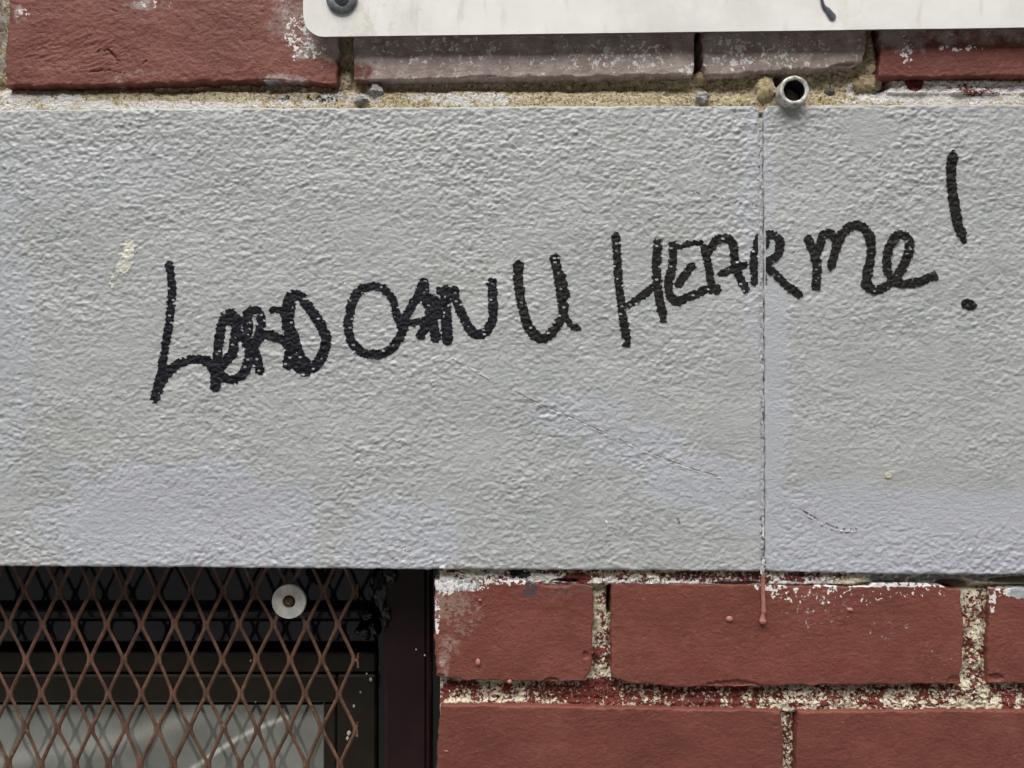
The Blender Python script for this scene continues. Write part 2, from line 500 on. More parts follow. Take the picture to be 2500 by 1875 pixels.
M_BLACKFRAME = mat_frame('gloss_blue_black_paint', (.010, .010, .014), (.016, .016, .022), .06)
M_BROWNFRAME = mat_frame('dark_brown_paint', (.017, .014, .009), (.026, .021, .014), .35, .35)
M_POST = mat_frame('dark_maroon_paint', (.013, .005, .006), (.020, .008, .009), .35, .25)
M_TAR = mat_frame('glossy_black_sealant', (.006, .006, .006), (.012, .012, .012), .12)

def mat_pane():
    n = NT('dusty_window_glass')
    a = n.noise(18, 4, .6); f = n.noise(900, 3, .6)
    c = n.mix(n.ramp(a, .35, .65), (.28, .30, .265), (.40, .42, .38))
    painted_glare = n.math('MULTIPLY', n.attr('streak'), n.ramp(f, .3, .6, .55, 1))  # reflection streaks of the glass, painted into its base colour
    c = n.mix(painted_glare, c, (.95, .95, .86))
    c = n.mix(n.ramp(n.noise(1300, 2, .5, off=3), .70, .76), c, (.08, .085, .07))
    return n.set(Base_Color=c, Roughness=.04, Metallic=.5, Specular_IOR_Level=.9)
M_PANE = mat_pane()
M_GROUND = flat_mat('pavement_concrete', (.17, .167, .16), (.23, .225, .215), 6, .85, .3, dist=.002)

# ------------------------------------------------------------------ ground
gv = [(-60, -60, 0), (60, -60, 0), (60, 1.0, 0), (-60, 1.0, 0)]
link_mesh('pavement', gv, [(0, 1, 2, 3)], M_GROUND, None, None, False, 'plain grey concrete pavement at the foot of the wall', None, 'structure')

# unseen street front, added across the road to close off the low sky
fac = flat_mat('added_front_brown', (.13, .10, .085), (.20, .165, .14), 1.2, .9, .2, dist=.01)
fv, ff = box_mesh(-45, 45, -16, -13, 0.0, 15, .05)
link_mesh('added_street_front', fv, ff, fac, None, None, False, 'unseen brown street front added to block low sky', None, 'structure')

# ------------------------------------------------------------------ lintel blocks
Y_LINT = 0.0
SMOOTH = [(2130, 318, 70, 45, .75), (2100, 560, 60, 40, .3), (2250, 1220, 330, 70, .45), (1500, 1010, 120, 60, .35),
          (400, 1230, 260, 90, .45), (1885, 900, 30, 420, .7), (1700, 1180, 120, 60, .4), (1350, 930, 90, 50, .3)]
def lintel_tex(px, py):
    px = px * 1.25; py = py * 1.25
    wxx = px + 3.5 * noise(px / 44, py / 44, 1); wyy = py + 3 * noise(px / 40, py / 40, 2) + 0.06 * px
    d1, v1 = worley(wxx / 17.0, wyy / 12.5, 10)
    d2, v2 = worley(wxx / 10.5, wyy / 8.5, 11)
    a = np.clip(1 - (d1 / .70) ** 2, 0, 1) * (.15 + .85 * v1)
    b = np.clip(1 - (d2 / .72) ** 2, 0, 1) * (.2 + .8 * v2)
    n = noise(wxx / 15, wyy / 12, 14)
    f = noise(wxx / 7, wyy / 6.5, 16)
    c = noise(wxx / 36, wyy / 28, 12)
    return .50 * a + .30 * b + .26 * n + .12 * f + .26 * c - .2
def lintel_height(px, py):
    big = fbm(px / 260, py / 200, 13, 2)
    amp = 1.0 + .45 * fbm(px / 210, py / 160, 15, 2) + .28 * sstep(620, 330, py) + .25 * sstep(1280, 1390, py) - .25 * sstep(1500, 1900, px) * sstep(700, 1000, py)
    amp = amp * (1 - regions(px, py, SMOOTH))
    return (lintel_tex(px, py) * amp * .00084) + big * .0005
FRESH = [(420, 1290, 330, 170, 1.0), (980, 1320, 150, 110, .8), (1420, 1010, 130, 55, .65), (1560, 1090, 130, 60, .8), (1700, 1170, 130, 70, .85),
         (1830, 1220, 90, 80, .7), (20, 800, 60, 420, .5), (2050, 1220, 200, 45, .7), (1890, 950, 38, 300, .75), (1850, 560, 45, 330, .6), (170, 420, 300, 90, .25)]
FRESHBOX = [(1866, 1195, 3400, 1460, 1.0), (180, 1180, 760, 1460, 1.0)]
def lintel_attrs(px, py):
    return {'fresh': np.maximum(regions(px, py, FRESH, .13), boxreg(px, py, FRESHBOX, 9))}

L_TOP = [(-1300, 284), (-600, 276), (0, 268), (400, 263), (900, 262), (1300, 258), (1780, 257), (1838, 258), (1853, 266)]
L_BOT = [(-1300, 1377), (-600, 1380), (0, 1383), (500, 1386), (1070, 1391), (1500, 1393), (1859, 1396)]
R_TOP = [(1863, 270), (1876, 258), (2000, 256), (2200, 255), (2500, 254), (3000, 252), (3800, 248)]
R_BOT = [(1868, 1396), (2100, 1401), (2300, 1404), (2500, 1403), (3000, 1405), (3800, 1408)]
def dense_u(x0, x1, a, b, cell=2.5, coarse=20, r=6):
    xs = [x0 + np.array([0, .1, .3, .6]) * r]
    if a > x0: xs.append(np.arange(x0 + r, a, coarse))
    xs.append(np.arange(max(a, x0 + r), min(b, x1 - r), cell))
    if b < x1: xs.append(np.arange(b, x1 - r, coarse))
    xs.append(x1 - np.array([.6, .3, .1, 0]) * r)
    x = np.concatenate(xs)
    return (x - x0) / (x1 - x0)
lint_l = empty('concrete_lintel', P(300, 1386), 'long grey painted concrete lintel above the screened window, with the writing LORD CAN U', 'lintel', 'thing', 'grey painted lintel blocks')
lint_r = empty('concrete_lintel', P(2800, 1404), 'grey painted concrete lintel right of the vertical joint, with the word me and exclamation mark', 'lintel', 'thing', 'grey painted lintel blocks')
slab('block', L_TOP, L_BOT, [(1859 - 3159, 1000)], [(1860, 1100), (1857, 600)], Y_LINT, .10, 2.5, lintel_height, M_LINTEL, lint_l,
     lintel_attrs, r=6, jag=1.6, chip=.6, seed=21, uc=dense_u(-1300, 1856, -60, 1856))
slab('block', R_TOP, R_BOT, [(1867, 1100), (1865, 600)], [(3800, 900)], Y_LINT + .0004, .10, 2.5, lintel_height, M_LINTEL, lint_r,
     lintel_attrs, r=6, jag=1.8, chip=.7, seed=22, uc=dense_u(1864, 3800, 1864, 2570))

# paint-filled joint between the two blocks
def joint_h(px, py): return .0006 * fbm(px / 6, py / 14, 77, 3)
joint_mat = flat_mat('joint_paint', (.10, .105, .11), (.42, .43, .435), 330, .45, .8, dist=.0006, lo=.35, hi=.43)
slab('joint_filler', [(1836, 264), (1888, 264)], [(1846, 1392), (1890, 1392)], [], [], .004, .05, 6, joint_h, joint_mat, lint_l, None, r=3, jag=1.0, seed=6)
slab('joint_filler', [(1846, 288), (1863.0, 288)], [(1850, 1392), (1867.2, 1392)], [], [], .0003, .006, 1.6, joint_h,
     joint_mat, lint_l, None, r=3, jag=2.2, seed=5)

# ------------------------------------------------------------------ marks lying on the lintel face
def catmull(pts, n=10):
    pts = [np.array(p, float) for p in pts]
    if len(pts) < 3: 
        return np.array([pts[0] + (pts[1] - pts[0]) * t for t in np.linspace(0, 1, n)])
    ext = [2 * pts[0] - pts[1]] + pts + [2 * pts[-1] - pts[-2]]
    out = []
    for i in range(1, len(ext) - 2):
        p0, p1, p2, p3 = ext[i - 1:i + 3]
        for t in np.linspace(0, 1, n, endpoint=False):
            out.append(.5 * ((2 * p1) + (-p0 + p2) * t + (2 * p0 - 5 * p1 + 4 * p2 - p3) * t * t + (-p0 + 3 * p1 - 3 * p2 + p3) * t ** 3))
    out.append(pts[-1])
    return np.array(out)
def conform(name, keep, PX, PY, mat, parent, off=.00016, hf=lintel_height, y0=0.0, label=None, edge=None):
    """a thin film of paint made of the cells of a fine grid where keep is true"""
    nv, nu = PX.shape
    Y = y0 - hf(PX, PY) - off
    F = grid_faces(nu, nv)
    k = (keep[:-1, :-1] & keep[1:, :-1] & keep[:-1, 1:] & keep[1:, 1:]).ravel()
    F = F[k]
    if len(F) == 0: return None
    used, inv = np.unique(F, return_inverse=True)
    F = inv.reshape(F.shape)
    V = np.stack([wx(PX).ravel(), Y.ravel(), wz(PY).ravel()], 1)[used]
    # close the film with a rim reaching down to the wall
    e = {}
    ed = np.concatenate([F[:, [0, 1]], F[:, [1, 2]], F[:, [2, 3]], F[:, [3, 0]]])
    key = np.sort(ed, 1); ks = key[:, 0].astype(np.int64) * len(V) + key[:, 1]
    uq, idx, cnt = np.unique(ks, return_index=True, return_counts=True)
    b = ed[idx[cnt == 1]]
    bu, binv = np.unique(b, return_inverse=True); b2 = binv.reshape(b.shape) + len(V)
    low = V[bu].copy(); low[:, 1] += off + .0004
    F = np.concatenate([F, np.stack([b[:, 1], b[:, 0], b2[:, 0], b2[:, 1]], 1)])
    V = np.concatenate([V, low])
    return link_mesh(name, V, F, mat, parent, None, True, label)
def seg_dist(PX, PY, line):
    best = np.full(PX.shape, 1e9); tt = np.zeros(PX.shape)
    L = np.r_[0, np.cumsum(np.hypot(*np.diff(line, axis=0).T))]
    for i in range(len(line) - 1):
        a, b = line[i], line[i + 1]
        ab = b - a; l2 = (ab ** 2).sum() + 1e-9
        t = np.clip(((PX - a[0]) * ab[0] + (PY - a[1]) * ab[1]) / l2, 0, 1)
        d = np.hypot(PX - a[0] - t * ab[0], PY - a[1] - t * ab[1])
        m = d < best
        best = np.where(m, d, best); tt = np.where(m, L[i] + t * np.sqrt(l2), tt)
    return best, tt, L[-1]
def letter(strokes, mat, parent, label, clip=None, seed=0, cell=1.35):
    allp = np.array([p for st in strokes for p in st[0]])
    x0, y0 = allp.min(0) - 26; x1, y1 = allp.max(0) + 26
    PX, PY = np.meshgrid(np.arange(x0, x1, cell), np.arange(y1, y0, -cell))
    keep = np.zeros(PX.shape, bool)
    H = lintel_tex(PX, PY) * 2.0
    for k, (pts, w) in enumerate(strokes):
        d, t, L = seg_dist(PX, PY, catmull(pts, 8))
        # dry felt tip: ragged outline, skips over the hollows
        teeth = 1.9 * noise(PX / 8.5, PY / 5.5, seed + k) + 1.6 * noise(PX / 3.6, PY / 3.0, seed + 50 + k)
        r = w / 2 + 1.4 + 1.1 * teeth + 2.2 * np.clip(H, -1, 1)
        ink = d < r
        dry = noise(PX / 24, PY / 24, seed + 7 + k)
        skip = (H < -.62 + .30 * dry - .35 * (1 - d / (w / 2 + 2))) & (dry > -.1)
        fd, fv = worley((PX + .6 * PY) / 17 + k * 3.1, (PY - .3 * PX) / 9.5, seed)
        keep |= ink & ~skip & ~((fd < .22) & (fv > .84) & (dry > -.35))
    if clip is not None: keep &= clip(PX, PY)
    return conform('letter', keep, PX, PY, mat, parent, label=label)
def A(pts): return [(300 + x / 2.765, 550 + y / 2.765) for x, y in pts]
def B(pts): return [(800 + x / 2.765, 550 + y / 2.765) for x, y in pts]
def Cc(pts): return [(1400 + x / 2.011, 350 + y / 2.011) for x, y in pts]
letter([(A([(315, 265), (333, 400), (325, 560), (300, 740), (275, 880), (250, 1020), (212, 1175)]), 19),
        (A([(262, 1010), (225, 1150)]), 24),
        (A([(235, 1110), (290, 1010), (370, 935), (480, 905), (560, 915), (605, 965), (640, 1030)]), 22),
        (A([(622, 960), (624, 1090)]), 25)], M_INK, lint_l, 'tall black marker letter L of the first word', seed=100)
letter([(A([(640, 990), (640, 880), (652, 760), (672, 660), (708, 600), (745, 600), (768, 660), (755, 770), (738, 870), (695, 920), (655, 970)]), 22),
        (A([(650, 1000), (700, 1035), (760, 1038), (815, 995), (850, 920), (862, 850)]), 22), (A([(700, 640), (760, 640), (800, 660)]), 26)],
       M_INK, lint_l, 'black marker letter O of the first word', seed=110)
letter([(A([(842, 605), (845, 700), (835, 790), (865, 860)]), 22), (A([(790, 740), (850, 790), (880, 860)]), 22),
        (A([(840, 600), (875, 575), (915, 590), (935, 650), (922, 720), (900, 780)]), 22),
        (A([(870, 800), (900, 880), (925, 980)]), 22), (A([(885, 820), (925, 760), (985, 742), (1045, 758), (1090, 785)]), 22)],
       M_INK, lint_l, 'black marker letter R of the first word', seed=120)
letter([(A([(1005, 572), (1060, 572), (1095, 620)]), 14),
        (A([(1125, 540), (1112, 620), (1125, 740), (1135, 860), (1118, 935)]), 29), (A([(1150, 740), (1180, 860), (1230, 935)]), 27),
        (A([(1108, 560), (1120, 495), (1160, 468), (1205, 490), (1260, 560), (1320, 650), (1372, 760), (1352, 870), (1290, 955), (1240, 985), (1175, 950)]), 24)],
       M_INK, lint_l, 'black marker letter D with a double stem', seed=130)
letter([(B([(300, 408), (225, 435), (170, 510), (145, 620), (140, 700), (165, 790), (230, 855), (320, 872), (410, 850), (470, 785), (512, 700), (528, 650)]), 21),
        (B([(300, 408), (370, 425), (430, 490), (458, 560), (475, 640), (500, 690)]), 19)], M_INK, lint_l, 'round black marker letter C closed like an O', seed=140)
letter([(B([(640, 400), (600, 490), (550, 570), (512, 640)]), 20), (B([(648, 390), (655, 450), (680, 540), (705, 640), (730, 760)]), 24),
        (B([(690, 490), (735, 520), (745, 600)]), 20),
        (B([(510, 640), (570, 657), (650, 640), (745, 612)]), 17), (B([(690, 650), (655, 700), (628, 742)]), 22)],
       M_INK, lint_l, 'black marker letter A of the second word', seed=150)
letter([(B([(760, 440), (850, 438)]), 20), (B([(800, 440), (798, 600), (808, 775)]), 26),
        (B([(850, 440), (880, 540), (925, 635), (968, 710), (1020, 742), (1078, 705), (1115, 620), (1115, 500), (1108, 390)]), 22)],
       M_INK, lint_l, 'black marker letter N of the second word', seed=160)
letter([(B([(1290, 268), (1285, 350), (1300, 480), (1325, 600), (1365, 700), (1440, 765), (1510, 727), (1560, 655), (1592, 590), (1578, 480), (1560, 350), (1535, 225)]), 23),
        (B([(1575, 330), (1600, 400), (1612, 480)]), 15), (B([(1600, 590), (1640, 670), (1690, 692)]), 14)],
       M_INK2, lint_l, 'black marker letter U standing alone as a word', seed=170)
letter([(Cc([(208, 455), (214, 560), (224, 700), (236, 800), (250, 900), (262, 985)]), 19), (Cc([(415, 490), (408, 600), (415, 720), (442, 860)]), 21),
        (Cc([(278, 790), (340, 745), (410, 690)]), 18)], M_INK2, lint_l, 'tall black marker letter H with a long left stem', seed=180)
letter([(Cc([(478, 495), (520, 508), (570, 492), (625, 490)]), 12),
        (Cc([(492, 500), (485, 600), (466, 690), (476, 750), (510, 776), (570, 752), (640, 725), (705, 712)]), 20),
        (Cc([(580, 605), (545, 650), (515, 690)]), 19)], M_INK2, lint_l, 'black marker letter E of the fourth word', seed=190)
letter([(Cc([(642, 512), (662, 600), (678, 690), (700, 725)]), 18),
        (Cc([(652, 545), (695, 485), (740, 465), (780, 490), (790, 560), (808, 640), (845, 712)]), 20), (Cc([(727, 640), (780, 618), (838, 598)]), 17)],
       M_INK2, lint_l, 'black marker letter A of the fourth word', seed=200)
letter([(Cc([(912, 458), (885, 560), (890, 680)]), 18)], M_INK2, lint_l, 'stem of the letter R left of the joint', clip=lambda x, y: x < 1851, seed=210)
letter([(Cc([(938, 500), (945, 455), (975, 445), (1012, 480), (1002, 545), (940, 590)]), 19), (Cc([(938, 590), (1000, 650), (1060, 705), (1108, 742)]), 18),
        (Cc([(938, 570), (938, 690)]), 7)],
       M_INK2, lint_r, 'bowl and leg of the letter R right of the joint', clip=lambda x, y: x > 1869, seed=220)
letter([(Cc([(1152, 470), (1178, 530), (1195, 600), (1190, 700)]), 20), (Cc([(1200, 530), (1225, 455), (1268, 445), (1290, 500), (1265, 600)]), 19),
        (Cc([(1290, 500), (1335, 425), (1395, 400), (1448, 440), (1465, 520), (1450, 610), (1435, 690)]), 21)],
       M_INK2, lint_r, 'black marker letter m of the last word', seed=230)
letter([(Cc([(1435, 695), (1485, 720), (1550, 690), (1610, 620), (1648, 530), (1645, 470), (1605, 445), (1560, 490), (1540, 570), (1552, 640), (1600, 685), (1680, 685), (1768, 650)]), 20)],
       M_INK2, lint_r, 'black looped marker letter e ending in a tail', seed=240)
letter([(Cc([(1862, 62), (1855, 140), (1865, 250), (1885, 380), (1905, 440)]), 22), (Cc([(1895, 410), (1918, 480)]), 12)], M_INK2, lint_r, 'leaning black stroke of the exclamation mark', seed=250)
letter([(Cc([(1928, 785), (1956, 796)]), 21)], M_INK2, lint_r, 'black dot of the exclamation mark', seed=260)

def mark(name, pts, w, mat, parent, label=None, dens=0.0, seed=0, off=.0002, cell=1.2, hf=lintel_height, y0=0.0, ns=6):
    line = catmull(pts, 8)
    x0, y0_ = line.min(0) - w - 4; x1, y1 = line.max(0) + w + 4
    PX, PY = np.meshgrid(np.arange(x0, x1, cell), np.arange(y1, y0_, -cell))
    d, t, L = seg_dist(PX, PY, line)
    r = w / 2 * (1 + .5 * noise(PX / 8, PY / 8, seed))
    keep = (d < r) & (noise(PX / ns, PY / ns, seed + 3) > dens)
    return conform(name, keep, PX, PY, mat, parent, off, hf, y0, label)
SC = [(1081, 856), (1160, 900), (1244, 948), (1325, 988), (1407, 1023), (1500, 1066), (1622, 1118), (1700, 1146), (1761, 1163)]
mark('scratch', [(x, y) for x, y in SC[2:]], 2.8, M_DARKLINE, lint_l, 'long dark diagonal scratch in the paint', -.25, 301, ns=14)
mark('scratch', [(x - 1, y + 4.5) for x, y in SC], 3.8, M_WHITE, lint_l, 'white line along the diagonal scratch', -.08, 302, off=.00024, ns=13)
mark('scratch', [(800, 660), (860, 705), (960, 770)], 5, M_WHITE, lint_l, 'faint row of white flecks', .32, 303)
mark('scratch', [(1690, 468), (1760, 483), (1850, 503)], 7, M_DARKLINE, lint_l, 'short dotted dark scratch', .12, 304)
mark('scratch', [(1305, 1173), (1370, 1168), (1425, 1160)], 2.2, M_DARKLINE, lint_l, 'hairline scratch', 0, 305)
mark('scratch', [(1955, 1242), (2010, 1272), (2050, 1288), (2095, 1290)], 2.8, M_DARKLINE, lint_r, 'short dark curved scratch', -.1, 306)
mark('scratch', [(1960, 1254), (2015, 1284), (2050, 1296), (2095, 1297)], 4.2, M_WHITE, lint_r, 'white line under the short scratch', 0, 307, off=.00024)
mark('stain', [(318, 602), (308, 640), (300, 655)], 32, M_CREAMSTAIN, lint_l, 'cream smear', -.6, 308, ns=14)
mark('stain', [(285, 660), (268, 700)], 16, M_CREAMSTAIN, lint_l, 'cream smear', -.1, 309, ns=12)
mark('stain', [(978, 1368), (992, 1350)], 22, M_WHITE, lint_l, 'white smear', .1, 310)
mark('stain', [(1078, 1383), (1084, 1384)], 11, M_CREAMSTAIN, lint_l, 'small cream dab', -.6, 311)
mark('stain', [(2166, 1161), (2170, 1162)], 12, M_FLECK, lint_r, 'small cream dab', -.8, 312)
mark('stain', [(1656, 1268), (1659, 1274)], 7, M_DARKLINE, lint_l, 'small dark nick', -.8, 313)
mark('stain', [(1480, 1273), (1482, 1277)], 6, M_WHITE, lint_l, 'small white nick', -.8, 314)
# white flakes along the joint
for k, (ya, yb, w, dn) in enumerate([(1255, 1308, 8, -.6), (1368, 1398, 13, -.7), (700, 800, 5, .1), (860, 1000, 6, .0), (300, 420, 5, .2), (480, 640, 4, .2)]):
    mark('paint_flake', [(1857 + 3 * (ya > 1000), ya), (1860 + 3 * (ya > 1000), yb)], w, M_WHITE, lint_l, None, dn, 320 + k, off=.0001, hf=lambda a, b: a * 0 - .0005)

# ------------------------------------------------------------------ brick wall
Y_BR_U, Y_BR_L = -.0015, .0030       # face of the bricks over and under the lintel
wall = empty('brick_wall', P(1600, 2700, .01), 'red painted brick wall with crumbling pale mortar above and below the grey lintel', 'wall', 'thing')
def brick_h(px, py, amp=1.0, seed=0):
    h = .0003 * fbm(px / 110, py / 80, 200 + seed, 2) + .00013 * fbm(px / 16, py / 13, 210 + seed, 3)
    # shallow shell-shaped chips along the lower arrises
    for cx, cy, rx, ry, dp in ((1790, 1685, 80, 24, .0016), (1345, 1668, 22, 14, .0016), (1600, 1682, 30, 10, .001), (2080, 168, 60, 16, .0022), (2330, 1668, 20, 18, .0012), (1430, 1600, 8, 10, .0012), (655, 205, 70, 12, .0008), (1180, 192, 60, 8, .0012), (1360, 1425, 40, 8, .0016), (1075, 1655, 14, 10, .0014), (2430, 1655, 20, 10, .0016)):
        dd = np.hypot((px - cx) / rx, (py - cy) / ry) + .12 * noise(px / 9, py / 9, 240)
        h = h - dp * sstep(1.06, .92, dd) * (.5 + .5 * np.clip(1 - dd, 0, 1) + .2 * noise(px / 8, py / 6, 241))
    pits = np.clip(noise(px / 9, py / 8, 215 + seed) - .55, 0, 1)
    return amp * h - .0009 * pits * (noise(px / 60, py / 60, 219 + seed) > 0)
def upper_h(px, py):
    h = brick_h(px, py, 1.4)
    # folds and cracks in the face of the first brick
    zone = regions(px, py, [(190, 130, 150, 46, 1.0), (280, 40, 60, 40, .4)])
    fold = 1 - np.abs(noise(px / 34 + .4 * noise(px / 20, py / 20, 7), (py + .28 * px) / 11, 231))
    h += zone * (.0004 * (fold ** 3) - .0002)
    for pts, w, dp in [([(238, 125), (262, 122), (278, 138), (290, 150)], 4.5, .0018), ([(218, 176), (260, 172), (304, 179)], 3, .0015), ([(275, 22), (283, 30)], 5, .0012), ([(350, 155), (358, 150)], 4, .0013)]:
        b = np.array(pts)
        m = (px > b[:, 0].min() - 15) & (px < b[:, 0].max() + 15) & (py > b[:, 1].min() - 15) & (py < b[:, 1].max() + 15)
        if m.any():
            xx = px[m] + 3 * noise(px[m] / 9, py[m] / 9, 5); yy = py[m] + 3 * noise(px[m] / 9, py[m] / 9, 6)
            d, _, _ = seg_dist(xx, yy, catmull(pts, 5))
            w2 = w * (.6 + .5 * noise(xx / 14, yy / 14, 8))
            h[m] -= dp * np.exp(-(d / (np.maximum(w2, 1) * .5)) ** 2)
    # broken lower arris: third brick
    return h
def upper_attrs(px, py):
    pale = boxreg(px, py, [(730, -60, 850, 150, .76), (650, -60, 760, 120, .42), (855, -60, 1712, 230, .80), (1712, -60, 2140, 230, .80), (2140, -60, 2280, 128, .62), (2270, -60, 2620, 108, .60)], 24)
    pale = pale * (1 - .55 * regions(px, py, [(770, 175, 60, 34, 1), (885, 172, 22, 28, 1)]))
    pale = np.maximum(pale, regions(px, py, [(700, 195, 60, 16, .55), (290, 195, 12, 16, .5), (355, 10, 60, 14, .5), (50, 35, 18, 28, .42), (340, 180, 60, 10, .38)]))
    white = regions(px, py, [(740, 95, 50, 60, .40), (370, 5, 55, 14, .36), (1500, 140, 200, 40, .34), (1790, 135, 70, 50, .41), (1930, 130, 110, 50, .36), (2215, 120, 18, 40, .47), (2330, 118, 70, 9, .42), (1080, 120, 200, 50, .30),
                             (55, 35, 20, 14, .4), (1700, 170, 40, 20, .38)])
    # dust on the first brick, black patches along the lower edges
    return {'pale': pale, 'white': white, 'grey': regions(px, py, [(655, 203, 34, 8, .6)]), 'dust': regions(px, py, [(760, 60, 70, 80, .5)]), 'black': regions(px, py, [(1000, 213, 400, 7, .35)])}
def lower_attrs(px, py):
    white = regions(px, py, [(1090, 1430, 34, 26, .60), (1150, 1432, 50, 12, .50), (1250, 1420, 140, 9, .50), (1068, 1500, 7, 60, .5),
                             (1880, 1432, 50, 14, .50), (1980, 1452, 130, 24, .33), (2100, 1456, 90, 22, .31), (2230, 1440, 80, 26, .29), (2440, 1440, 50, 18, .5), (2150, 1428, 220, 6, .62), (2424, 1460, 7, 40, .55)])
    grey = regions(px, py, [(1110, 1428, 70, 18, .66), (2500, 1440, 45, 22, .72), (1990, 1490, 90, 50, .27), (2290, 1590, 60, 40, .24), (2170, 1540, 70, 30, .25)])
    dust = regions(px, py, [(1085, 1470, 75, 42, .60), (1095, 1570, 34, 30, .52), (1130, 1500, 60, 60, .45)])
    black = regions(px, py, [(1295, 1440, 20, 26, .58), (1300, 1475, 10, 16, .5), (1400, 1440, 60, 24, .38), (1350, 1455, 40, 14, .36)])
    return {'pale': regions(px, py, [(1085, 1600, 16, 60, .42)]), 'white': white, 'grey': grey, 'dust': dust, 'black': black}

def with_tone(fn, seed):
    rnd = random.Random(seed * 13 + 1).random()
    def f(px, py):
        d = fn(px, py)
        d['tone'] = np.clip(rnd * .8 + .5 * fbm(px / 150, py / 110, 600 + seed, 3), 0, 1)
        return d
    return f
def upbrick(top, bottom, left, right, seed, dy=0.0, cell=2.6, **k):
    return slab('brick', top, bottom, left, right, Y_BR_U + dy, .09, cell, upper_h, M_BRICK, wall, with_tone(upper_attrs, seed), r=k.pop('r', 4.5), jag=k.pop('jag', 3.0), chip=k.pop('chip', 1.3), seed=seed, **k)
def lowbrick(top, bottom, left, right, seed, dy=0.0, cell=2.6, **k):
    return slab('brick', top, bottom, left, right, Y_BR_L + dy, .09, cell, lambda a, b: brick_h(a, b, 1.0, 3), M_BRICK, wall, with_tone(lower_attrs, seed), r=k.pop('r', 4.5), jag=k.pop('jag', 2.4), chip=k.pop('chip', 1.1), seed=seed, **k)
upbrick([(18, -38), (400, -40), (822, -42)], [(12, 208), (200, 208), (400, 203), (560, 197), (700, 198), (822, 206)], [(14, 100), (22, 30)], [(826, 100)], 1)
upbrick([(862, -42), (1697, -46)], [(866, 196), (1000, 194), (1200, 190), (1450, 186), (1693, 181)], [(861, 100)], [(1698, 60)], 2)
upbrick([(1712, -46), (2114, -48)], [(1718, 184), (1790, 181), (1885, 174), (1990, 168), (2040, 160), (2080, 163), (2110, 148)], [(1713, 90)], [(2115, 80)], 3, .0006, jag=4.5, chip=1.8)
upbrick([(2160, -48), (3010, -54)], [(2146, 190), (2200, 187), (2500, 186), (3010, 182)], [(2150, 120)], [(3010, 60)], 4, -.0004, uc=dense_u(2160, 3010, 2160, 2570, 2.6, 20))
lowbrick([(1061, 1417), (1200, 1413), (1370, 1420), (1449, 1432)], [(1066, 1652), (1100, 1659), (1250, 1664), (1330, 1664), (1424, 1664)], [(1060, 1560), (1061, 1500)], [(1443, 1640), (1447, 1560), (1449, 1500)], 5)
lowbrick([(1491, 1421), (1600, 1425), (1850, 1428), (2100, 1432), (2122, 1432), (2130, 1424), (2190, 1423), (2290, 1427), (2320, 1437), (2347, 1441)],
         [(1494, 1655), (1540, 1668), (1650, 1678), (1750, 1677), (2050, 1673), (2250, 1672), (2346, 1668)], [(1492, 1550)], [(2352, 1600), (2351, 1500)], 6)
lowbrick([(2418, 1438), (2700, 1430), (3280, 1432)], [(2411, 1668), (2700, 1676), (3280, 1676)], [(2412, 1580)], [(3280, 1550)], 7, .001, uc=dense_u(2418, 3280, 2418, 2570, 2.6, 20))
lowbrick([(1077, 1722), (1450, 1727), (1910, 1737)], [(1063, 1968), (1500, 1974), (1914, 1976)], [(1066, 1850), (1070, 1780)], [(1913, 1850)], 8, -.001)
lowbrick([(1948, 1737), (2300, 1736), (2800, 1738)], [(1942, 1978), (2400, 1980), (2800, 1980)], [(1944, 1850)], [(2800, 1850)], 9, -.0006, uc=dense_u(1948, 2800, 1948, 2570, 2.6, 20))
# the wall going on round the picture, same bond, coarser relief
def far_brick(x0, y0, x1, y1, low, s):
    j = lambda: random.uniform(-3, 3)
    f = lowbrick if low else upbrick
    f([(x0 + j(), y0 + j()), (x1 + j(), y0 + j())], [(x0 + j(), y1 + j()), (x1 + j(), y1 + j())], [], [], s, random.uniform(-.001, .001), cell=26, jag=2, chip=.6, edge_dense=False)
sd = 40
for x in (-848, -1700):
    far_brick(max(x, -1300), -38, x + 822, 208, False, sd); sd += 1
far_brick(3048, -52, 3790, 182, False, sd); sd += 1
for r_ in range(3):
    yb = -92 - 290 * r_
    x = -1300
    xe = [-420, 430, 1275, 2125, 2970] if r_ % 2 == 0 else [-848 + 40, 18, 862, 1712, 2560, 3410]
    prev = -1300
    for e in xe + [3800]:
        far_brick(prev + 18, yb - 246, e - 18, yb, False, sd); sd += 1
        prev = e
far_brick(3320, 1430, 3790, 1676, True, sd); sd += 1
far_brick(2838, 1738, 3690, 1980, True, sd); sd += 1
for r_ in range(3):
    yt = 2026 + 290 * r_
    xe = [1470, 2385, 3300] if r_ % 2 == 0 else [1930, 2820, 3700]
    prev = 1046
    for e in xe + [3800]:
        if e - prev < 120: continue
        far_brick(prev + 18, yt, e - 18, yt + 244, True, sd); sd += 1
        prev = e

